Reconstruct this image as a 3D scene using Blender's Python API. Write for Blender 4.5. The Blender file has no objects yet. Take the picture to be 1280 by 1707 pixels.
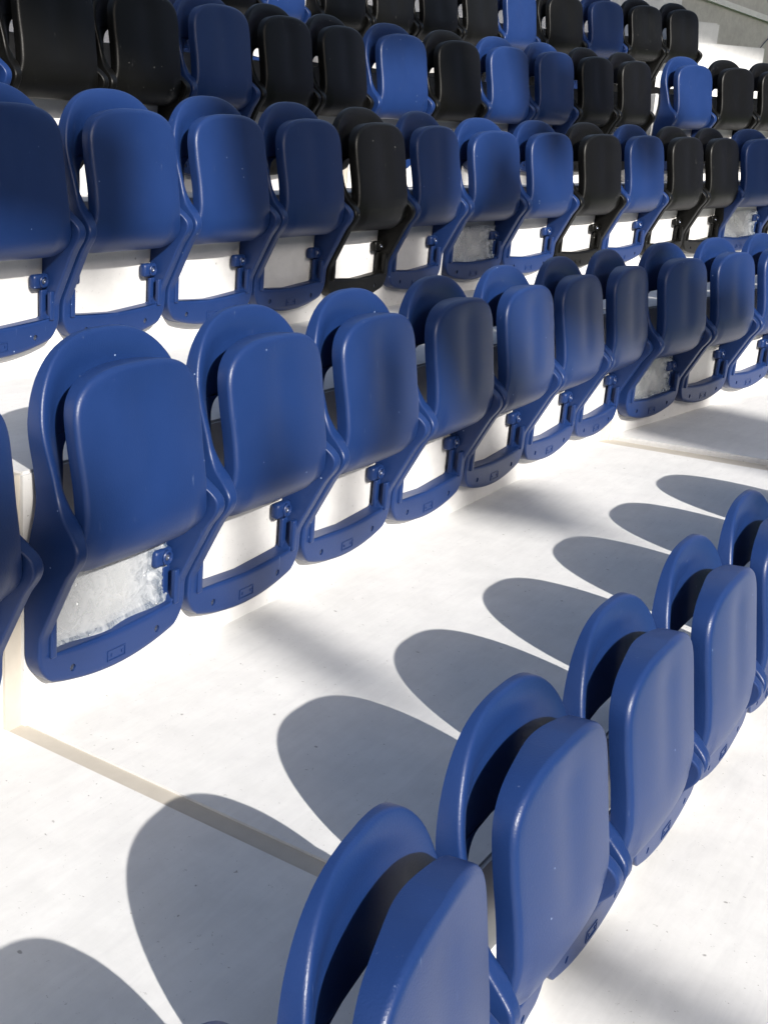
import bpy, bmesh, math, random
from mathutils import Vector, Matrix
R = math.radians
random.seed(7)
S = bpy.context.scene
# ------------------------------------------------------------------ camera
def cam_basis(yaw, pitch, roll):
    y, p, r = R(yaw), R(pitch), R(roll)
    f = Vector((-math.sin(y)*math.cos(p), math.cos(y)*math.cos(p), math.sin(p)))
    rt = Vector((math.cos(y), math.sin(y), 0)); up = rt.cross(f)
    return rt*math.cos(r)+up*math.sin(r), -rt*math.sin(r)+up*math.cos(r), f
cd = bpy.data.cameras.new('camera'); cam = bpy.data.objects.new('camera', cd)
S.collection.objects.link(cam); S.camera = cam
rt, up, fw = cam_basis(-45.51, -15.715, -0.407)
m = Matrix((rt, up, -fw)).transposed().to_4x4(); m.translation = Vector((-1.721, -1.454, 1.095))
cam.matrix_world = m
cd.sensor_width = 36; cd.lens = 1851.35/1707*36
cd.shift_x = (640-39.2)/1707; cd.shift_y = -(853.5-809.4)/1707
cd.clip_start = .05; cd.clip_end = 400
S.render.resolution_x, S.render.resolution_y = 767, 1024
# ------------------------------------------------------------------ light
SUN_AZ, SUN_EL = 62.0, 28.8        # azimuth the light travels towards (from +X), elevation
w = bpy.data.worlds.new('World'); S.world = w; w.use_nodes = True
nt = w.node_tree; nt.nodes.clear()
sky = nt.nodes.new('ShaderNodeTexSky'); sky.sky_type = 'NISHITA'; sky.sun_disc = False
sky.sun_elevation = R(SUN_EL)
a = R(SUN_AZ+180)                   # direction towards the sun
sky.sun_rotation = (math.pi/2 - a) % (2*math.pi)
sky.air_density = 1.0; sky.dust_density = 2.5; sky.ozone_density = 1.0
bg = nt.nodes.new('ShaderNodeBackground'); bg.inputs[1].default_value = .125
wo = nt.nodes.new('ShaderNodeOutputWorld')
hs = nt.nodes.new('ShaderNodeHueSaturation'); hs.inputs['Saturation'].default_value = .8
nt.links.new(sky.outputs[0], hs.inputs['Color']); nt.links.new(hs.outputs[0], bg.inputs[0]); nt.links.new(bg.outputs[0], wo.inputs[0])
sl = bpy.data.lights.new('sun', 'SUN'); sl.energy = 5.0; sl.angle = R(.53); sl.color = (1, .955, .89)
so = bpy.data.objects.new('sun', sl); S.collection.objects.link(so)
sd = Vector((math.cos(R(SUN_AZ))*math.cos(R(SUN_EL)), math.sin(R(SUN_AZ))*math.cos(R(SUN_EL)), -math.sin(R(SUN_EL))))
so.rotation_euler = sd.to_track_quat('-Z', 'Y').to_euler()
S.view_settings.view_transform = 'Standard'; S.view_settings.look = 'None'
S.view_settings.exposure = 0.74; S.view_settings.gamma = 1
S.render.engine = 'CYCLES'
# (u, v) ends and width in metres of unseen roof members placed for their shade, across the sun's direction
MEMBERS = [((-1.20, 1.02), (-1.98, .34), .42), ((-1.33, .95), (-1.33, 1.35), .34), ((-1.34, 1.3), (-1.36, 2.3), .64),
 ((-1.95, 1.15), (-3.70, 1.16), .40), ((-2.12, 1.1), (-2.22, 2.3), .42), ((-3.42, 1.28), (-3.40, .30), .80), ((-2.05, 1.40), (-3.20, 1.42), .34),
 ((.8, 1.38), (-.50, 1.38), .40), ((-.95, 1.95), (-1.08, 1.4), .26), ((-.47, .50), (-.57, -.16), .14), ((-.72, -.56), (-.99, -.92), .15),
 ((.05, .27), (.5, .22), .28), ((-.97, .80), (-.93, .3), .15), ((-2.6, 1.4), (-3.0, 2.1), .42), ((-3.25, 2.18), (-3.5, 2.75), .26),
 ((-4.18, 2.3), (-4.35, 3.2), .36), ((-4.5, 3.35), (-4.75, 2.95), .35), ((-3.1, 3.05), (-3.35, 2.75), .30), ((-5.9, 3.9), (-6.2, 4.8), .5),
 ((-5.1, 2.7), (-5.6, 3.1), .3), ((-3.9, 3.3), (-4.1, 2.7), .4), ((-2.9, 3.4), (-3.3, 4.0), .35), ((-3.7, 3.5), (-4.2, 4.1), .4), ((-5.2, 3.5), (-5.5, 4.2), .35), ((-5.45, 2.2), (-5.75, 2.95), .5), ((-2.5, 2.98), (-2.95, 3.12), .3)]
# ------------------------------------------------------------------ materials
def N(nt, t, **k):
    n = nt.nodes.new(t)
    for a_, b_ in k.items(): setattr(n, a_, b_)
    return n
def newmat(name):
    mt = bpy.data.materials.new(name); mt.use_nodes = True
    t = mt.node_tree; b = t.nodes['Principled BSDF']; return mt, t, b
def noise(t, scale, detail=4, rough=.55, vec=None, dist=0):
    n = N(t, 'ShaderNodeTexNoise'); n.inputs['Scale'].default_value = scale
    n.inputs['Detail'].default_value = detail; n.inputs['Roughness'].default_value = rough
    n.inputs['Distortion'].default_value = dist
    if vec: t.links.new(vec, n.inputs['Vector'])
    return n
def ramp(t, src, stops):
    r = N(t, 'ShaderNodeValToRGB'); e = r.color_ramp.elements
    while len(e) < len(stops): e.new(.5)
    for q, (p_, c) in zip(e, stops):
        q.position = p_; q.color = (*c, 1) if len(c) == 3 else c
    t.links.new(src, r.inputs[0]); return r
def mixc(t, fac, a_, b_, mode='MIX'):
    n = N(t, 'ShaderNodeMix', data_type='RGBA', blend_type=mode)
    for i, v in ((0, fac), (6, a_), (7, b_)):
        if hasattr(v, 'links') or hasattr(v, 'is_linked'): t.links.new(v, n.inputs[i])
        elif i == 0: n.inputs[0].default_value = v
        else: n.inputs[i].default_value = (*v, 1)
    return n.outputs[2]
def bump(t, b, src, strength, dist):
    n = N(t, 'ShaderNodeBump'); n.inputs['Strength'].default_value = strength
    n.inputs['Distance'].default_value = dist; t.links.new(src, n.inputs['Height'])
    t.links.new(n.outputs[0], b.inputs['Normal']); return n
def plastic(name, col, rough, dust, dustamt, spec=.30):
    mt, t, b = newmat(name)
    tc = N(t, 'ShaderNodeTexCoord'); oi = N(t, 'ShaderNodeObjectInfo')
    add = N(t, 'ShaderNodeVectorMath', operation='ADD')
    ml = N(t, 'ShaderNodeMath', operation='MULTIPLY'); ml.inputs[1].default_value = 37
    t.links.new(oi.outputs['Random'], ml.inputs[0])
    cx = N(t, 'ShaderNodeCombineXYZ')
    for i in range(3): t.links.new(ml.outputs[0], cx.inputs[i])
    t.links.new(tc.outputs['Object'], add.inputs[0]); t.links.new(cx.outputs[0], add.inputs[1])
    V = add.outputs[0]
    n1 = noise(t, 5, 5, .6, V); r1 = ramp(t, n1.outputs[0], [(.35, (0, 0, 0)), (.75, (1, 1, 1))])
    # dust specks and short scratches
    vo = N(t, 'ShaderNodeTexVoronoi'); vo.inputs['Scale'].default_value = 26; t.links.new(V, vo.inputs['Vector'])
    sp = ramp(t, vo.outputs['Distance'], [(.0, (1, 1, 1)), (.045, (.6, .6, .6)), (.06, (0, 0, 0))])
    vc = ramp(t, vo.outputs['Color'], [(.66, (0, 0, 0)), (.69, (1, 1, 1))])
    spk = N(t, 'ShaderNodeMath', operation='MULTIPLY'); t.links.new(sp.outputs[0], spk.inputs[0]); t.links.new(vc.outputs[0], spk.inputs[1])
    mp = N(t, 'ShaderNodeMapping'); mp.inputs['Scale'].default_value = (60, 60, 7); t.links.new(V, mp.inputs[0])
    n2 = noise(t, 1.5, 3, .6, mp.outputs[0]); r2 = ramp(t, n2.outputs[0], [(.70, (0, 0, 0)), (.80, (1, 1, 1))])
    c = mixc(t, r1.outputs[0], col, tuple(min(1, x*1.12+.001) for x in col))
    sc = N(t, 'ShaderNodeMath', operation='MULTIPLY'); sc.inputs[1].default_value = .10*dustamt
    t.links.new(r2.outputs[0], sc.inputs[0]); c = mixc(t, sc.outputs[0], c, dust)
    s2 = N(t, 'ShaderNodeMath', operation='MULTIPLY'); s2.inputs[1].default_value = .45*dustamt
    t.links.new(spk.outputs[0], s2.inputs[0]); c = mixc(t, s2.outputs[0], c, dust)
    t.links.new(c, b.inputs['Base Color'])
    rr = N(t, 'ShaderNodeMapRange'); rr.inputs[3].default_value = rough-.03; rr.inputs[4].default_value = rough+.06
    t.links.new(n1.outputs[0], rr.inputs[0]); t.links.new(rr.outputs[0], b.inputs['Roughness'])
    b.inputs['IOR'].default_value = 1.48; b.inputs['Specular IOR Level'].default_value = spec
    g = noise(t, 330, 2, .6, V); bump(t, b, g.outputs[0], .42, .0009)
    return mt
BLUE = plastic('blue_moulded_plastic', (.0066, .0225, .092), .36, (.40, .50, .72), 1.6, .34)
BLACK = plastic('black_moulded_plastic', (.0026, .0026, .0024), .38, (.30, .30, .29), 2.2, .20)
def metal(name, col, rough):
    mt, t, b = newmat(name); tc = N(t, 'ShaderNodeTexCoord')
    n = noise(t, 60, 3, .6, tc.outputs['Object']); c = mixc(t, n.outputs[0], col, tuple(x*.6 for x in col))
    t.links.new(c, b.inputs['Base Color']); b.inputs['Metallic'].default_value = .8; b.inputs['Roughness'].default_value = rough
    return mt
BOLT = metal('zinc_bolt', (.16, .18, .24), .38)
def film():
    mt, t, b = newmat('clear_plastic_film'); tc = N(t, 'ShaderNodeTexCoord'); O = tc.outputs['Object']
    n = noise(t, 26, 6, .65, O, 1.6)
    sx = N(t, 'ShaderNodeSeparateXYZ'); t.links.new(O, sx.inputs[0])
    ex = ramp(t, sx.outputs['X'], [(.05, (.15, .15, .15)), (.20, (1, 1, 1))])        # creased towards the right edge
    ez = ramp(t, sx.outputs['Z'], [(.13, (1, 1, 1)), (.18, (.1, .1, .1))])             # and the lower edge
    mx = N(t, 'ShaderNodeMath', operation='MAXIMUM'); t.links.new(ex.outputs[0], mx.inputs[0]); t.links.new(ez.outputs[0], mx.inputs[1])
    cr = N(t, 'ShaderNodeMath', operation='MULTIPLY'); t.links.new(n.outputs[0], cr.inputs[0]); t.links.new(mx.outputs[0], cr.inputs[1])
    vo = N(t, 'ShaderNodeTexVoronoi'); vo.inputs['Scale'].default_value = 34; t.links.new(O, vo.inputs['Vector'])
    dots = ramp(t, vo.outputs['Distance'], [(.0, (1, 1, 1)), (.13, (.8, .8, .8)), (.17, (0, 0, 0))])
    pick = ramp(t, vo.outputs['Color'], [(.55, (0, 0, 0)), (.58, (1, 1, 1))])
    dm = N(t, 'ShaderNodeMath', operation='MULTIPLY'); t.links.new(dots.outputs[0], dm.inputs[0]); t.links.new(pick.outputs[0], dm.inputs[1])
    ad = N(t, 'ShaderNodeMath', operation='ADD'); t.links.new(cr.outputs[0], ad.inputs[0]); t.links.new(dm.outputs[0], ad.inputs[1])
    bump(t, b, ad.outputs[0], .8, .012)
    al = N(t, 'ShaderNodeMapRange'); al.inputs[3].default_value = .50; al.inputs[4].default_value = .95
    t.links.new(ad.outputs[0], al.inputs[0]); t.links.new(al.outputs[0], b.inputs['Alpha'])
    cc = mixc(t, ramp(t, n.outputs[0], [(.40, (0, 0, 0)), (.62, (1, 1, 1))]).outputs[0], (.10, .14, .20), (.55, .58, .62))
    cc = mixc(t, mx.outputs[0], (.34, .36, .38), cc); t.links.new(mixc(t, dm.outputs[0], cc, (.90, .92, .94)), b.inputs['Base Color'])
    b.inputs['Roughness'].default_value = .10; b.inputs['Specular IOR Level'].default_value = .9
    return mt
FILM = film()
def concrete(name, c1, c2, pit=1.0, rough=.62, stain=.10):
    mt, t, b = newmat(name); g = N(t, 'ShaderNodeNewGeometry'); V = g.outputs['Position']
    big = noise(t, 1.3, 6, .6, V, .4); med = noise(t, 9, 8, .7, V, .3)
    c = mixc(t, ramp(t, big.outputs[0], [(.3, (0, 0, 0)), (.7, (1, 1, 1))]).outputs[0], c1, c2)
    mm = ramp(t, med.outputs[0], [(.3, (1-stain,)*3), (.65, (1, 1, 1))])
    c = mixc(t, 1.0, c, mm.outputs[0], 'MULTIPLY')
    # trowel streaks
    mp = N(t, 'ShaderNodeMapping'); mp.inputs['Scale'].default_value = (3, 26, 9); mp.inputs['Rotation'].default_value = (0, 0, .5)
    t.links.new(V, mp.inputs[0]); st = noise(t, 1.6, 7, .7, mp.outputs[0], .8)
    c = mixc(t, 1.0, c, ramp(t, st.outputs[0], [(.35, (.94, .94, .945)), (.6, (1, 1, 1))]).outputs[0], 'MULTIPLY')
    # air holes and dirt specks
    for sc_, cut, r_ in ((15, .62, .07), (34, .62, .09), (80, .66, .13)):
        vo = N(t, 'ShaderNodeTexVoronoi'); vo.inputs['Scale'].default_value = sc_; vo.inputs['Randomness'].default_value = 1
        ds = noise(t, sc_*2, 2, .5, V); vm = N(t, 'ShaderNodeVectorMath', operation='MULTIPLY_ADD')
        t.links.new(ds.outputs['Color'], vm.inputs[0]); vm.inputs[1].default_value = (.02, .02, .02); t.links.new(V, vm.inputs[2])
        t.links.new(vm.outputs[0], vo.inputs['Vector'])
        d = ramp(t, vo.outputs['Distance'], [(r_*.6, (1, 1, 1)), (r_, (0, 0, 0))])
        k = ramp(t, vo.outputs['Color'], [(cut, (0, 0, 0)), (cut+.02, (1, 1, 1))])
        mu = N(t, 'ShaderNodeMath', operation='MULTIPLY'); t.links.new(d.outputs[0], mu.inputs[0]); t.links.new(k.outputs[0], mu.inputs[1])
        m2 = N(t, 'ShaderNodeMath', operation='MULTIPLY'); m2.inputs[1].default_value = .62*pit; t.links.new(mu.outputs[0], m2.inputs[0])
        c = mixc(t, m2.outputs[0], c, (.10, .095, .085))
    t.links.new(c, b.inputs['Base Color']); b.inputs['Roughness'].default_value = rough
    bump(t, b, med.outputs[0], .25, .004)
    return mt
WHITE = concrete('pale_painted_concrete', (.58, .58, .575), (.66, .655, .645))
GREY = concrete('bare_grey_concrete', (.40, .385, .365), (.47, .455, .43), .6, .8, .2)
def seal():
    mt, t, b = newmat('beige_sealant'); g = N(t, 'ShaderNodeNewGeometry'); n = noise(t, 30, 5, .6, g.outputs['Position'])
    t.links.new(mixc(t, n.outputs[0], (.36, .33, .285), (.45, .415, .36)), b.inputs['Base Color'])
    b.inputs['Roughness'].default_value = .6; bump(t, b, n.outputs[0], .3, .003); return mt
SEAL = seal()
def simple(name, c1, c2, sc_, rough):
    mt, t, b = newmat(name); g = N(t, 'ShaderNodeNewGeometry'); n = noise(t, sc_, 5, .6, g.outputs['Position'])
    t.links.new(mixc(t, n.outputs[0], c1, c2), b.inputs['Base Color']); b.inputs['Roughness'].default_value = rough; return mt
PITCH = simple('pitch_grass', (.03, .07, .018), (.05, .10, .03), 1.2, .9)
FARSEAT = simple('distant_seats', (.02, .025, .06), (.05, .06, .12), .8, .8)
STEEL = metal('shade_roof_steel', (.35, .36, .38), .5)
# ------------------------------------------------------------------ helpers
COL = S.collection
def tag(o, label=None, cat=None, group=None, kind=None):
    for k, v in (('label', label), ('category', cat), ('group', group), ('kind', kind)):
        if v: o[k] = v
    return o
def mk(name, bm, mat, parent=None, smooth=None):
    me = bpy.data.meshes.new(name); bmesh.ops.recalc_face_normals(bm, faces=bm.faces); bm.to_mesh(me); bm.free()
    if smooth is not None:
        me.shade_smooth()
        if smooth < 180: me.set_sharp_from_angle(angle=R(smooth))
    me.materials.append(mat)
    o = bpy.data.objects.new(name, me); COL.objects.link(o)
    if parent: o.parent = parent
    return o
def box(bm, x0, x1, y0, y1, z0, z1, bev=0):
    r = bmesh.ops.create_cube(bm, size=1); vs = r['verts']
    for v in vs: v.co = Vector(((x0+x1)/2+v.co.x*(x1-x0), (y0+y1)/2+v.co.y*(y1-y0), (z0+z1)/2+v.co.z*(z1-z0)))
    if bev:
        es = list({e for v in vs for e in v.link_edges})
        bmesh.ops.bevel(bm, geom=es, offset=bev, segments=3, affect='EDGES', profile=.6)
def lathe(bm, prof, M, n=20):
    """profile [(radius, height)] turned about local z, placed by matrix M"""
    rings = []
    for r_, h in prof:
        rings.append([bm.verts.new(M @ Vector((r_*math.cos(2*math.pi*i/n), r_*math.sin(2*math.pi*i/n), h))) for i in range(n)])
    for A, B in zip(rings, rings[1:]):
        for i in range(n): bm.faces.new((A[i], A[(i+1) % n], B[(i+1) % n], B[i]))
    bm.faces.new(rings[0][::-1]); bm.faces.new(rings[-1])
def interp(T, z):
    """smooth (Catmull-like cosine) table lookup"""
    if z <= T[0][0]: return T[0][1]
    for (a_, fa), (b_, fb) in zip(T, T[1:]):
        if z <= b_: return fa+(fb-fa)*(z-a_)/(b_-a_)
    return T[-1][1]
def smooth_tab(T, n=160, passes=3, win=2):
    z0, z1 = T[0][0], T[-1][0]; L = [interp(T, z0+(z1-z0)*i/n) for i in range(n+1)]
    for _ in range(passes):
        L = [sum(L[max(0, min(n, i+k))] for k in range(-win, win+1))/(2*win+1) for i in range(n+1)]
    return [(z0+(z1-z0)*i/n, v) for i, v in enumerate(L)]
def sstep(a_, b_, x):
    t = max(0, min(1, (x-a_)/(b_-a_))); return t*t*(3-2*t)
# ------------------------------------------------------------------ the moulded shell (backrest + side arms + base loop)
ZB, ZT, W0 = .105, .795, .243
FRONT = smooth_tab([(.105, -.042), (.20, -.045), (.345, -.116), (.375, -.139), (.395, -.146), (.415, -.141), (.435, -.122), (.458, -.094), (.49, -.075), (.558, -.056), (.648, -.034), (.72, -.018), (.795, .004)], 200, 2, 2)
REAR = smooth_tab([(.105, -.003), (.36, -.003), (.405, -.020), (.455, -.022), (.55, -.010), (.642, .002), (.72, .010), (.795, .018)], 100, 2, 2)
OB, OT, XI = .163, .603, .148    # opening: bottom, top
INNER = smooth_tab([(.163, .209), (.40, .212), (.43, .204), (.47, .172), (.51, .152), (.56, .147), (.603, .147)], 100, 2, 2)
def outer_w(z):
    rc = .055
    if z < ZB+rc: return W0-rc+math.sqrt(max(0, rc*rc-(ZB+rc-z)**2))
    zc, rz, n = .565, ZT-.565, 2.5
    k = W0-.020*sstep(.40, .50, z)+.009*sstep(.52, .64, z)
    if z > zc: return k*max(0, 1-((z-zc)/rz)**n)**(1/n)
    return k
def top_z(x):
    zc, rz, n = .565, ZT-.565, 2.5
    return zc+rz*max(0, 1-min(1, abs(x)/W0)**n)**(1/n)
def inner_w(z):
    if z <= OB or z >= OT: return 0
    w_ = interp(INNER, z); rb, rt_ = .03, .05
    if z < OB+rb: w_ -= rb-math.sqrt(max(0, rb*rb-(OB+rb-z)**2))
    if z > OT-rt_: w_ -= rt_-math.sqrt(max(0, rt_*rt_-(z-OT+rt_)**2))
    return w_
def rnd(d, r): # rounding set-back at distance d from an edge
    return 0 if d >= r else r-math.sqrt(max(0, r*r-(r-d)**2))
def shell_pt(x, z):
    ax = abs(x); u = max(0, outer_w(z)-ax); v = max(0, top_z(x)-z) if z > .5 else max(0, z-ZB+.0)
    d = min(u, v) if z < .5 else 1/math.sqrt(1/max(u, 1e-5)**2+1/max(v, 1e-5)**2)
    F, B = interp(FRONT, z), interp(REAR, z)
    y = F
    if z > .40:
        k = sstep(.40, .47, z); rho = .028*(1-sstep(.42, .52, z))+.009
        base = B-.013
        t = sstep(rho, rho+.058, d)
        y = F+(base-F)*t*k
    y += rnd(d, .007)
    iw = inner_w(z)
    if iw > 0: di = ax-iw
    elif z < .3: di = OB-z if ax < .21 else 1
    else: di = z-OT if ax < .15 else 1
    y += rnd(max(0, di), .006)
    bow = -.042*(1-(x/W0)**2)*(1-sstep(.10, .215, z))
    return y, B, bow
def build_shell():
    bm = bmesh.new()
    zs = [ZB+.055*(1-math.cos(t*math.pi/2/7)) for t in range(0, 7)]
    zs += [.155, .159, .1615, .163]
    zs += [.1632, .1645, .168, .173, .179, .186, .193]
    z = .205
    while z < .34: zs.append(z); z += .02
    while z < .545: zs.append(z); z += .008
    zs += [.553, .56, .568, .576, .584, .591, .596, .5995, .602, .6029, .603, .6045, .607, .612, .62, .63]
    k = 16
    zs += [.64+(ZT-.64)*math.sin(t*math.pi/2/k) for t in range(k+1)]
    zs[-1] = ZT-.0004
    edge = [0, .0006, .002, .0045, .0075, .0105]
    def cols(w_, iw):
        L = w_-iw; s = min(1, L/.03); E = [e*s for e in edge]; mid = 13
        D = E+[E[-1]+(L-2*E[-1])*i/mid for i in range(1, mid)]+[L-e for e in reversed(E)]
        return D
    NC = len(cols(.24, .2))
    F, Bk = {}, {}
    for side in (-1, 1):
        for i, z in enumerate(zs):
            w_, iw = outer_w(z), inner_w(z)
            for j, dd in enumerate(cols(w_, iw)):
                if side == 1 and iw == 0 and j == NC-1:
                    F[(side, i, j)] = F[(-1, i, j)]; Bk[(side, i, j)] = Bk[(-1, i, j)]; continue
                x = side*(w_-dd); y, b, bow = shell_pt(x, z)
                F[(side, i, j)] = bm.verts.new((x, min(y, b-.002), z+bow)); Bk[(side, i, j)] = bm.verts.new((x, b, z+bow))
    def fq(*v):
        v2 = []
        for q in v:
            if q not in v2: v2.append(q)
        if len(v2) > 2:
            try: bm.faces.new(v2)
            except ValueError: pass
    for side in (-1, 1):
        for i in range(len(zs)-1):
            for j in range(NC-1):
                for G in (F, Bk): fq(G[side, i, j], G[side, i+1, j], G[side, i+1, j+1], G[side, i, j+1])
            fq(F[side, i, 0], Bk[side, i, 0], Bk[side, i+1, 0], F[side, i+1, 0])
            if inner_w(zs[i]) > 0 or inner_w(zs[i+1]) > 0:
                fq(F[side, i, NC-1], Bk[side, i, NC-1], Bk[side, i+1, NC-1], F[side, i+1, NC-1])
        for i in (0, len(zs)-1):
            for j in range(NC-1): fq(F[side, i, j], F[side, i, j+1], Bk[side, i, j+1], Bk[side, i, j])
    return bm
def build_pan():
    """the tipped-up seat: slab standing in front of the backrest"""
    bm = bmesh.new(); zb, zt = .333, .735
    PY = smooth_tab([(.333, -.084), (.342, -.098), (.356, -.113), (.375, -.124), (.41, -.130), (.45, -.129), (.50, -.123), (.60, -.108), (.70, -.094), (.735, -.088)], 120, 2, 2)
    def pw(z):
        base = .196+.004*sstep(.50, .60, z)-.002*sstep(.45, .55, z)+.016*math.exp(-((z-.380)/.038)**2)
        if z < zb+.028: base -= .028-math.sqrt(max(0, .028**2-(zb+.028-z)**2))
        zc, rz, n = .622, zt-.622, 2.8
        if z > zc: base *= max(0, 1-((z-zc)/rz)**n)**(1/n)
        return base
    def tz(x):
        zc, rz, n = .622, zt-.622, 2.8
        return zc+rz*max(0, 1-min(1, abs(x)/.204)**n)**(1/n)
    zs = [zb+.028*(1-math.cos(t*math.pi/2/7)) for t in range(8)]
    z = .37
    while z < .590: zs.append(z); z += .012
    k = 22; zs += [.60+(zt-.60)*math.sin(t*math.pi/2/k) for t in range(k+1)]; zs[-1] = zt-.0003
    edge = [0, .0005, .0017, .0035, .006, .009, .0125]; mid = 22
    def cols(w_):
        s = min(1, w_/.03); E = [e*s for e in edge]
        return [-w_+e for e in E]+[-w_+E[-1]+2*(w_-E[-1])*i/mid for i in range(1, mid)]+[w_-e for e in reversed(E)]
    NC = len(cols(.2)); F, M_, Bk = {}, {}, {}
    for i, z in enumerate(zs):
        w_ = pw(z)
        for j, x in enumerate(cols(w_)):
            u = max(0, w_-abs(x)); v = max(1e-5, (tz(x)-z) if z > .5 else 1)
            vb = z-zb
            d = 1/math.sqrt(1/max(u, 1e-5)**2+1/v**2)
            y = interp(PY, z)-.010*(1-(abs(x)/.205)**2.2)
            y += .0045*math.exp(-((x-.0)/.055)**2)*sstep(.40, .52, z)*(1-sstep(.66, .74, z))
            # hinge lugs set back either side of the lower lip
            y += .007*sstep(.150, .168, abs(x))*(1-sstep(.36, .47, z))
            y += rnd(d, .012)*.9+rnd(max(0, vb), .012)*.8
            th = .035 if z > .42 else .035-.010*(1-sstep(.34, .42, z))
            th += .012*math.exp(-(x/.085)**2)*sstep(.60, .71, z)
            rear = interp(PY, z)+th
            F[i, j] = bm.verts.new((x, y, z)); Bk[i, j] = bm.verts.new((x*(1-.018), rear, z-.003*sstep(.70, .75, z)))
            M_[i, j] = None
    n = len(zs)
    for i in range(n-1):
        for j in range(NC-1):
            for G in (F, Bk): bm.faces.new((G[i, j], G[i+1, j], G[i+1, j+1], G[i, j+1]))
        for j in (0, NC-1): bm.faces.new((F[i, j], Bk[i, j], Bk[i+1, j], F[i+1, j]))
    for i in (0, n-1):
        for j in range(NC-1): bm.faces.new((F[i, j], F[i, j+1], Bk[i, j+1], Bk[i, j]))
    # soften the rear rim
    rim = [e for e in bm.edges if all(abs(v.co.y-(interp(PY, v.co.z)+.035)) < .025 for v in e.verts) and len(e.link_faces) == 2 and e.calc_face_angle(0) > R(50) and .36 < e.verts[0].co.z]
    if rim: bmesh.ops.bevel(bm, geom=rim, offset=.005, segments=3, affect='EDGES', clamp_overlap=True)
    return bm
def hole_cut(o, cuts):
    bm = bmesh.new()
    for x, z, r_ in cuts:
        bmesh.ops.create_cone(bm, cap_ends=True, segments=20, radius1=r_, radius2=r_, depth=.03, matrix=Matrix.Translation((x, -.044, z)) @ Matrix.Rotation(R(90), 4, 'X'))
    me = bpy.data.meshes.new('cut'); bm.to_mesh(me); bm.free(); c = bpy.data.objects.new('cut', me); COL.objects.link(c)
    md = o.modifiers.new('b', 'BOOLEAN'); md.object = c; md.operation = 'DIFFERENCE'; md.solver = 'EXACT'
    dg = bpy.context.evaluated_depsgraph_get(); me2 = bpy.data.meshes.new_from_object(o.evaluated_get(dg))
    o.modifiers.clear(); old = o.data; o.data = me2; me2.name = old.name
    bpy.data.objects.remove(c)
HX, HZ = .141, .1065
def make_seat(mat, film_on=False):
    root = bpy.data.objects.new('stadium_seat', None); COL.objects.link(root)
    root.empty_display_size = .1
    sh = mk('backrest_frame', build_shell(), mat, root, 40)
    hole_cut(sh, [(-HX, HZ, .0085), (HX, HZ, .0085)])
    mk('seat_pan', build_pan(), mat, root, 50)
    for s in (-1, 1):
        bm = bmesh.new(); box(bm, min(s*.150, s*.2135), max(s*.150, s*.2135), -.030, -.004, .240, .282, .012)
        b = mk('hinge_bracket', bm, mat, root, 40)
        bm = bmesh.new(); M = Matrix.Translation((s*.188, -.0295, .261)) @ Matrix.Rotation(R(90), 4, 'X')
        lathe(bm, [(.0175, -.002), (.0175, .004), (.0155, .006), (.0125, .006), (.0105, .003), (.0100, -.001)], M, 24)
        mk('bolt_ring', bm, mat, b, 40)
        bm = bmesh.new(); lathe(bm, [(.0072, -.001), (.0072, .0025), (.004, .004), (.002, .002)], M, 8); mk('bolt', bm, BOLT, b, 30)
        # moulded rib under the bracket
        bm = bmesh.new(); box(bm, min(s*.196, s*.2135), max(s*.196, s*.2135), -.050, -.036, .150, .232, .004)
        box(bm, min(s*.188, s*.2135), max(s*.188, s*.2135), -.022, -.010, .150, .236, .004); mk('rib', bm, mat, root, 40)
        bm = bmesh.new(); M = Matrix.Translation((s*HX, -.034, HZ)) @ Matrix.Rotation(R(90), 4, 'X')
        lathe(bm, [(.0083, -.002), (.0083, .004), (.0045, .004), (.0035, .001)], M, 12); mk('bolt', bm, BOLT, root, 30)
    # raised marking plate on the base rail: a frame with two pips
    bm = bmesh.new(); zc, zh, y0, y1 = .0935, .0125, -.0445, -.0395
    for a_ in ((-.030, -.0275, zc-zh, zc+zh), (.0275, .030, zc-zh, zc+zh), (-.0275, .0275, zc-zh, zc-zh+.0022), (-.0275, .0275, zc+zh-.0022, zc+zh)):
        box(bm, a_[0], a_[1], y0, y1, a_[2], a_[3])
    for x in (-.018, .017): box(bm, x, x+.004, y0, y1, zc-.003, zc+.003)
    mk('marking_plate', bm, mat, root, 30)
    if film_on:
        bm = bmesh.new(); nx, nz = 56, 34; rr = random.Random(3); V = []
        for i in range(nz+1):
            row = []
            for j in range(nx+1):
                x = -.200+.400*j/nx; z = .135+.175*i/nz
                e = min(j, nx-j)/nx; bot = 1-i/nz
                y = -.018-.006*math.sin(x*31+z*17)*math.sin(z*43)+.006*(rr.random()-.5)*(1 if (bot > .85 or e < .04) else .05)
                y -= .018*max(0, bot-.72)/.28
                row.append(bm.verts.new((x, y, z-.026*(1-(x/.243)**2)*bot)))
            V.append(row)
        for i in range(nz):
            for j in range(nx): bm.faces.new((V[i][j], V[i][j+1], V[i+1][j+1], V[i+1][j]))
        mk('plastic_film', bm, FILM, root, 180)
    return root
def copy_tree(o, parent=None):
    c = o.copy(); COL.objects.link(c); c.parent = parent
    for ch in [q for q in o.children]: copy_tree(ch, c)
    return c
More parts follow.
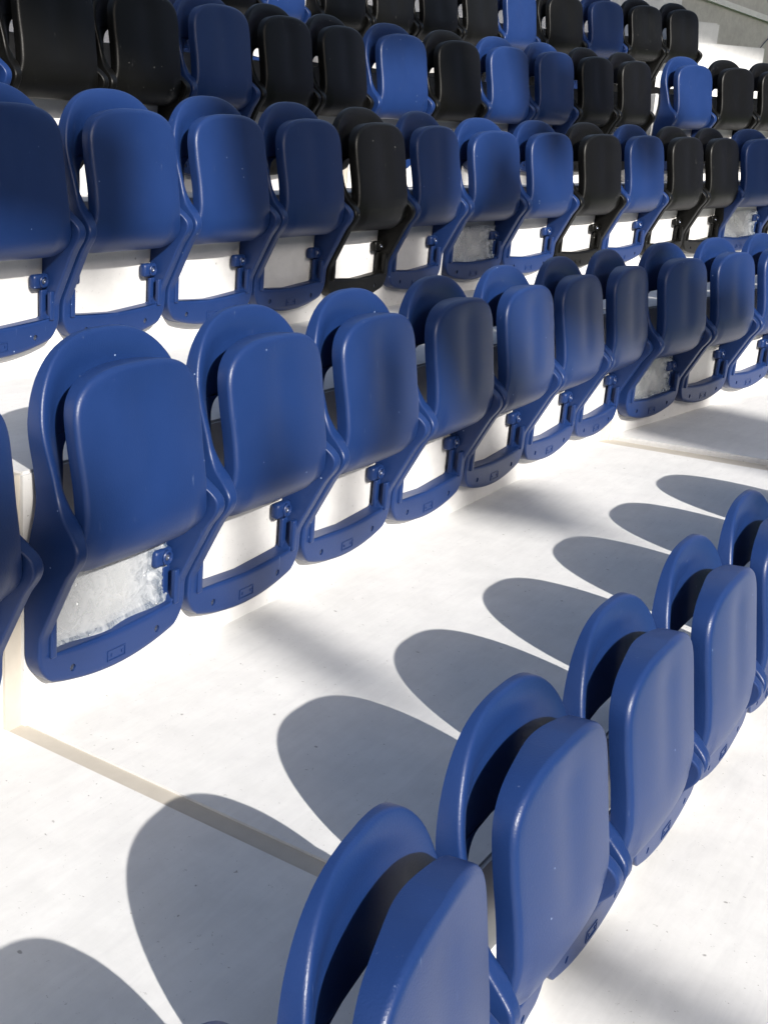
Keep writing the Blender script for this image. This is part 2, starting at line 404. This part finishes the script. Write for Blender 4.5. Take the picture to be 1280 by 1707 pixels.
# ------------------------------------------------------------------ seat layout
P = .5
def seg(x, y, z, deg, pitch=P): return dict(x=x, y=y, z=z, t=R(deg), p=pitch)
D2 = -7.65; D3 = -15.3
SEG = {
 1: [('L', seg(-.577, -.912, -.486, 6.746)), ('A', seg(-.049, -.881, -.486, 0)), ('B', seg(3.43, -.93, -.457, D2))],
 2: [('L', seg(-.580, -.020, 0, 6.746)), ('A', seg(0, 0, 0, 0)), ('B', seg(3.506, -.061, .005, D2, .5125))],
 3: [('A', seg(.916, .773, .537, 0)), ('B', seg(3.583, .800, .531, D2)), ('C', seg(6.509, .361, .531, D3))],
 4: [('A', seg(1.329, 1.468, 1.013, 0)), ('B', seg(3.855, 1.423, 1.013, D2)), ('C', seg(6.942, .906, 1.013, D3))],
 5: [('A', seg(3.667, 2.344, 1.569, 0)), ('B', seg(4.737, 2.282, 1.569, D2)), ('C', seg(7.293, 1.911, 1.569, D3))],
}
SG = {(r, n): s for r, L in SEG.items() for n, s in L}
def at(s, k): return (s['x']+k*s['p']*math.cos(s['t']), s['y']+k*s['p']*math.sin(s['t']), s['z'])
SEATS = []   # (row, seg, k, colour, film)
def add(r, n, ks, cols, film_=()):
    for k, c in zip(ks, cols): SEATS.append((r, n, k, c, k in film_))
add(1, 'L', range(-2, 1), 'bbb'); add(1, 'A', range(0, 6), 'bbbbbb')
add(2, 'L', range(0, 1), 'b'); add(2, 'A', range(0, 7), 'bbbbbbb', (0,)); add(2, 'B', range(0, 4), 'bbbb', (0,))
add(3, 'A', range(-1, 5), 'bbbbkb'); add(3, 'B', range(0, 6), 'bbkbkk', (0,)); add(3, 'C', range(0, 2), 'bk', (0,))
add(4, 'A', range(-1, 5), 'bkkbkk'); add(4, 'B', range(0, 6), 'bkbbkk'); add(4, 'C', range(0, 3), 'bkk')
add(5, 'A', range(-1, 2), 'bkb'); add(5, 'B', range(0, 5), 'kkkkb'); add(5, 'C', range(0, 4), 'kbkk')
ORD = ['first', 'second', 'third', 'fourth', 'fifth', 'sixth', 'seventh', 'eighth', 'ninth', 'tenth', 'eleventh', 'twelfth', 'thirteenth', 'fourteenth']
ROWN = {1: 'nearest row', 2: 'second row up', 3: 'third row up', 4: 'fourth row up', 5: 'topmost row'}
PROTO = {}
for key in {(c, f) for _, _, _, c, f in SEATS}:
    PROTO[key] = make_seat(BLUE if key[0] == 'b' else BLACK, key[1])
used = set(); cnt = {}
rs = random.Random(11)
for r, n, k, c, f in SEATS:
    i = cnt.get(r, 0); cnt[r] = i+1
    o = PROTO[c, f] if (c, f) not in used else copy_tree(PROTO[c, f]); used.add((c, f))
    s = SG[r, n]; x, y, z = at(s, k)
    o.location = (x, y, z); o.rotation_euler = (0, 0, s['t'])
    for ch in o.children:
        if ch.name.startswith('seat_pan'):
            a_ = R(rs.uniform(-1.0, 1.1)); piv = Vector((0, -.10, .37))
            ch.matrix_basis = Matrix.Translation(piv) @ Matrix.Rotation(a_, 4, 'X') @ Matrix.Translation(-piv)
    colr = 'navy blue' if c == 'b' else 'black'
    tot = sum(1 for q in SEATS if q[0] == r)
    # ordinal among the seats of that row that show in the picture, counted from the left edge
    o['_i'] = i
    vis = i+1
    if r == 1: vis = i
    if r == 1 and i == 0: lab = 'navy blue folded seat of the nearest row just below the bottom edge'
    elif r == 1 and i >= 7: lab = f'navy blue folded seat of the nearest row, {ORD[i-7]} beyond the right edge'
    elif r == 4 and i == 0: lab = 'navy blue folded seat cut by the left edge in the fourth row up'
    else:
        if r == 4: vis = i
        lab = f'{colr} folded seat, {ORD[vis-1]} from the left in the {ROWN[r]}'
        if f: lab = f'navy seat with crumpled film in its base, {ORD[vis-1]} from the left, {ROWN[r]}'
    del o['_i']
    tag(o, lab, 'stadium seat', 'folded seats in the curved rows of the stand')
# ------------------------------------------------------------------ the stand
def prism(bm, poly, z0, z1, bev=.006):
    lo = [bm.verts.new((*q, z0)) for q in poly]; hi = [bm.verts.new((*q, z1)) for q in poly]; n = len(poly)
    ed = []
    for i in range(n): bm.faces.new((lo[i], lo[(i+1) % n], hi[(i+1) % n], hi[i]))
    bm.faces.new(lo[::-1]); f = bm.faces.new(hi)
    if bev: bmesh.ops.bevel(bm, geom=list(f.edges), offset=bev, segments=2, affect='EDGES')
def pt(s, d, off=0):   # point on a segment's face line: distance d along from its first seat, off back
    return (s['x']+d*math.cos(s['t'])-off*math.sin(s['t']), s['y']+d*math.sin(s['t'])+off*math.cos(s['t']))
ZR = {0: -.93, 1: -.457, 2: 0.0, 3: .537, 4: 1.013, 5: 1.569, 6: 2.09, 7: 2.60}
SG[0, 'L'] = seg(-.45, -1.86, 0, 6.746); SG[0, 'A'] = seg(0, -1.83, 0, 0); SG[0, 'B'] = seg(3.35, -1.87, 0, D2)
SG[2, 'C'] = seg(6.40, -.57, 0, D3); SG[1, 'C'] = seg(6.2, -1.42, 0, D3); SG[0, 'C'] = seg(6.0, -2.35, 0, D3)
SG[6, 'A'] = seg(3.9, 3.15, 0, 0); SG[6, 'B'] = seg(4.95, 3.11, 0, D2); SG[6, 'C'] = seg(7.52, 2.73, 0, D3)
SG[7, 'A'] = seg(3.9, 3.95, 0, 0); SG[7, 'B'] = seg(5.1, 3.91, 0, D2); SG[7, 'C'] = seg(7.75, 3.50, 0, D3)
# joint distances (left end, right end) of each unit's face line
END = {(0, 'L'): (-6, .17), (0, 'A'): (-.26, 3.08), (0, 'B'): (-.25, 2.6), (0, 'C'): (-.2, 5),
 (1, 'L'): (-6, .25), (1, 'A'): (-.262, 3.15), (1, 'B'): (-.26, 2.6), (1, 'C'): (-.2, 5),
 (2, 'L'): (-6, .25), (2, 'A'): (-.262, 3.225), (2, 'B'): (-.27, 2.66), (2, 'C'): (-.2, 5),
 (3, 'A'): (-6, 2.36), (3, 'B'): (-.27, 2.74), (3, 'C'): (-.27, 6),
 (4, 'A'): (-7, 2.25), (4, 'B'): (-.27, 2.79), (4, 'C'): (-.27, 6),
 (5, 'A'): (-9, .77), (5, 'B'): (-.27, 2.30), (5, 'C'): (-.25, 2.92),
 (6, 'A'): (-9, .77), (6, 'B'): (-.27, 2.30), (6, 'C'): (-.25, 3.02),
 (7, 'A'): (-9, .8), (7, 'B'): (-.27, 2.30), (7, 'C'): (-.25, 3.02)}
SG[3, 'L'] = seg(-.5, .80, 0, 6.746)
for r in range(0, 7):
    for n in 'LABC':
        if (r, n) not in END or (r+1, n) not in END: continue
        a_, b_ = SG[r, n], SG[r+1, n]; g = .013
        zt = ZR[r+1]+(.016 if (r+1, n) == (2, 'B') else 0)
        e0, e1 = END[r, n], END[r+1, n]
        if n == 'L':
            q0, q1 = pt(a_, 0), pt(b_, 0, .3); tn = math.tan(a_['t'])
            poly = [pt(a_, -6), (-.280, q0[1]+(-.280-q0[0])*tn), (-.280, q1[1]+(-.280-q1[0])*tn), pt(b_, -6, .3)]
        elif n == 'A' and r < 3:
            poly = [(-.242, a_['y']), pt(a_, e0[1]) if 0 else pt(a_, e0[1]-g), pt(b_, e1[1]-g, .3), (-.242, b_['y']+.3)]
        else: poly = [pt(a_, e0[0]+g), pt(a_, e0[1]-g), pt(b_, e1[1]-g, .30), pt(b_, e1[0]+g, .30)]
        if n == 'C' and r in (4,): poly = [pt(a_, e0[0]+g), pt(a_, 2.75), pt(b_, 2.92, .3), pt(b_, e1[0]+g, .30)]
        bm = bmesh.new(); prism(bm, poly, -1.6, zt)
        tag(mk('terrace_step', bm, WHITE, None, None), kind='structure')
# row-2 L unit continues back under the third row's long unit
bm = bmesh.new(); a_ = SG[2, 'L']
prism(bm, [pt(a_, -6), (-.280, .017), (-.280, .9), pt(a_, -6, .9)], -1.6, ZR[3]-.004); tag(mk('terrace_step', bm, WHITE), kind='structure')
# sealant in the joints: up each riser and across each tread
def strip(r, n1, n2, z0, z1):
    """sealant filling the gap between units n1|n2 whose face line is row r and top is row r+1"""
    A0, B0 = pt(SG[r, n1], END[r, n1][1]-.02), pt(SG[r, n2], END[r, n2][0]+.02)
    if (r+1, n1) in END: A1, B1 = pt(SG[r+1, n1], END[r+1, n1][1]-.02, .1), pt(SG[r+1, n2], END[r+1, n2][0]+.02, .1)
    else: A1, B1 = pt(SG[r, n1], .23, .9), pt(SG[r+1, n2], END[r+1, n2][0], 0)
    bm = bmesh.new()
    sh = lambda q, e: (q[0], q[1]+e)
    poly = [sh(A0, .004), sh(B0, .004), B1, A1]
    lo = [bm.verts.new((*q, z0)) for q in poly]; hi = [bm.verts.new((*q, z1)) for q in poly]
    for i in range(4): bm.faces.new((lo[i], lo[(i+1) % 4], hi[(i+1) % 4], hi[i]))
    bm.faces.new(lo[::-1]); bm.faces.new(hi)
    return bm
for r, n1, n2 in ((2, 'A', 'B'), (1, 'A', 'B'), (3, 'A', 'B'), (3, 'B', 'C'), (4, 'A', 'B'), (5, 'A', 'B'), (5, 'B', 'C'), (2, 'B', 'C')):
    if (r+1, n1) not in END: continue
    tag(mk('joint_sealant', strip(r, n1, n2, -1.5, ZR[r+1]-.004), SEAL), kind='structure')
for y0, y1, z1 in ((-1.83, -.86, -.457), (-.875, .02, 0), (.008, .5, ZR[3])):
    bm = bmesh.new(); box(bm, -.288, -.234, y0, y1, -1.5, z1-.005)
    tag(mk('joint_sealant', bm, SEAL), kind='structure')
# ground far below and round the stand, so that other views have something to stand on
bm = bmesh.new(); box(bm, -150, 150, -150, 150, -2.1, -1.7); tag(mk('ground', bm, PITCH), kind='structure')
# the far side of the bowl, behind the viewer: rows of dark seats rising to about eighteen degrees
bm = bmesh.new(); VV = []
for i in range(41):
    az_ = R(140+ (390-140)*i/40); row = []
    for rr_, zz_ in ((62, -1.75), (62, 1.5), (104, 34), (107, 34), (107, -1.75)): row.append(bm.verts.new((rr_*math.cos(az_), rr_*math.sin(az_)-8, zz_)))
    VV.append(row)
for A_, B_ in zip(VV, VV[1:]):
    for j in range(5): bm.faces.new((A_[j], A_[(j+1) % 5], B_[(j+1) % 5], B_[j]))
tag(mk('opposite_stand', bm, FARSEAT), 'far curved stand of dark seats across the pitch, behind the viewer', 'stand')
# aisle steps and concrete side wall beyond the end of the rows
s5, s6 = SG[5, 'C'], SG[6, 'C']
def oblock(name, s, d0, d1, o0, o1, z0, z1, mat, bev=.012, **kw):
    bm = bmesh.new(); prism(bm, [pt(s, d0, o0), pt(s, d1, o0), pt(s, d1, o1), pt(s, d0, o1)], z0, z1, bev)
    return tag(mk(name, bm, mat), **kw)
oblock('terrace_step', s5, 1.55, 2.22, .03, .5, 2.0, 2.255, WHITE, kind='structure')
oblock('concrete_wall', s5, -6, 12, 3.3, 3.6, -1.6, 4.2, GREY, label='tall shaded grey concrete wall behind the end of the rows', cat='wall')
wall = bpy.data.objects['concrete_wall']; wq = s5
bm = bmesh.new(); P0, P1 = pt(wq, 6.6, 3.27), pt(wq, 10.6, 3.27); Q0, Q1 = pt(wq, 6.6, 3.31), pt(wq, 10.6, 3.31)
vv = [bm.verts.new(c_) for c_ in ((*P0, 3.30), (*P1, 2.83), (*P1, 2.90), (*P0, 3.37), (*Q0, 3.30), (*Q1, 2.83), (*Q1, 2.90), (*Q0, 3.37))]
for f_ in ((0, 1, 2, 3), (4, 7, 6, 5), (0, 4, 5, 1), (3, 2, 6, 7), (0, 3, 7, 4), (1, 5, 6, 2)): bm.faces.new([vv[i_] for i_ in f_])
mk('coping', bm, WHITE, wall)
bm = bmesh.new()
for k_ in range(10):
    a0, a1 = k_/10, (k_+1)/10; f0 = lambda a_: (9.0+.5*a_+.5*a_*a_, 2.62+.55*a_)
    (d0, z0_), (d1, z1_) = f0(a0), f0(a1); A_, B_ = pt(wq, d0, 3.285), pt(wq, d1, 3.285)
    q_ = [bm.verts.new(c_) for c_ in ((A_[0], A_[1], z0_-.012), (B_[0], B_[1], z1_-.012), (B_[0], B_[1], z1_+.012), (A_[0], A_[1], z0_+.012))]; bm.faces.new(q_)
mk('wall_joint', bm, FARSEAT, wall)
# ------------------------------------------------------------------ unseen roof steelwork behind the viewer, bars laid out to dapple the stand
E1 = Vector((-math.sin(R(62)), math.cos(R(62)), 0)); E2 = sd.cross(E1) ; E2 = E2 if E2.z > 0 else -E2
def up_sun(u, v, D=24): return E1*u+E2*v-sd*D
troot = bpy.data.objects.new('shade_truss', None); COL.objects.link(troot); troot.location = up_sun(0, 2)
tag(troot, 'unseen steel truss high behind the viewer, bars placed to dapple the stand', 'roof truss')
def member(name, a_, b_, wd, D=24, mat=None):
    A, B = up_sun(*a_, D), up_sun(*b_, D); d = (B-A); L = d.length; d.normalize()
    bm = bmesh.new(); box(bm, -wd/2, wd/2, -wd/2, wd/2, 0, L)
    x = E2.cross(d) if abs(d.dot(E2)) < .9 else E1.cross(d); x.normalize(); y = d.cross(x)
    Mx = Matrix((x, y, d)).transposed().to_4x4(); Mx.translation = A-troot.location
    bmesh.ops.transform(bm, matrix=Mx, verts=bm.verts); return mk(name, bm, STEEL, troot)
for a_, b_, wd in MEMBERS:
    member('shade_bar', a_, b_, wd)
# unseen roof slabs added towards the sun; their front edges shade the upper rows
def roof(name, u0, u1, v0, z, label):
    h = Vector((math.cos(R(62)), math.sin(R(62)), 0)); se, ce = math.sin(R(SUN_EL)), math.cos(R(SUN_EL))
    s0 = (v0-z*ce)/se
    bm = bmesh.new(); q = [E1*u0+h*s0, E1*u1+h*s0, E1*u1+h*(s0+6.5), E1*u0+h*(s0+6.5)]
    prism(bm, [(a_.x, a_.y) for a_ in q], z, z+.35, 0)
    return tag(mk(name, bm, STEEL), label, 'roof')
roof('shade_roof', 40, -2.42, 2.25, 11, 'unseen roof slab towards the sun, added to shade the upper rows, longer left part')
roof('shade_roof', -2.45, -40, 4.50, 11, 'unseen roof slab towards the sun, added to shade the upper rows, shorter right part')
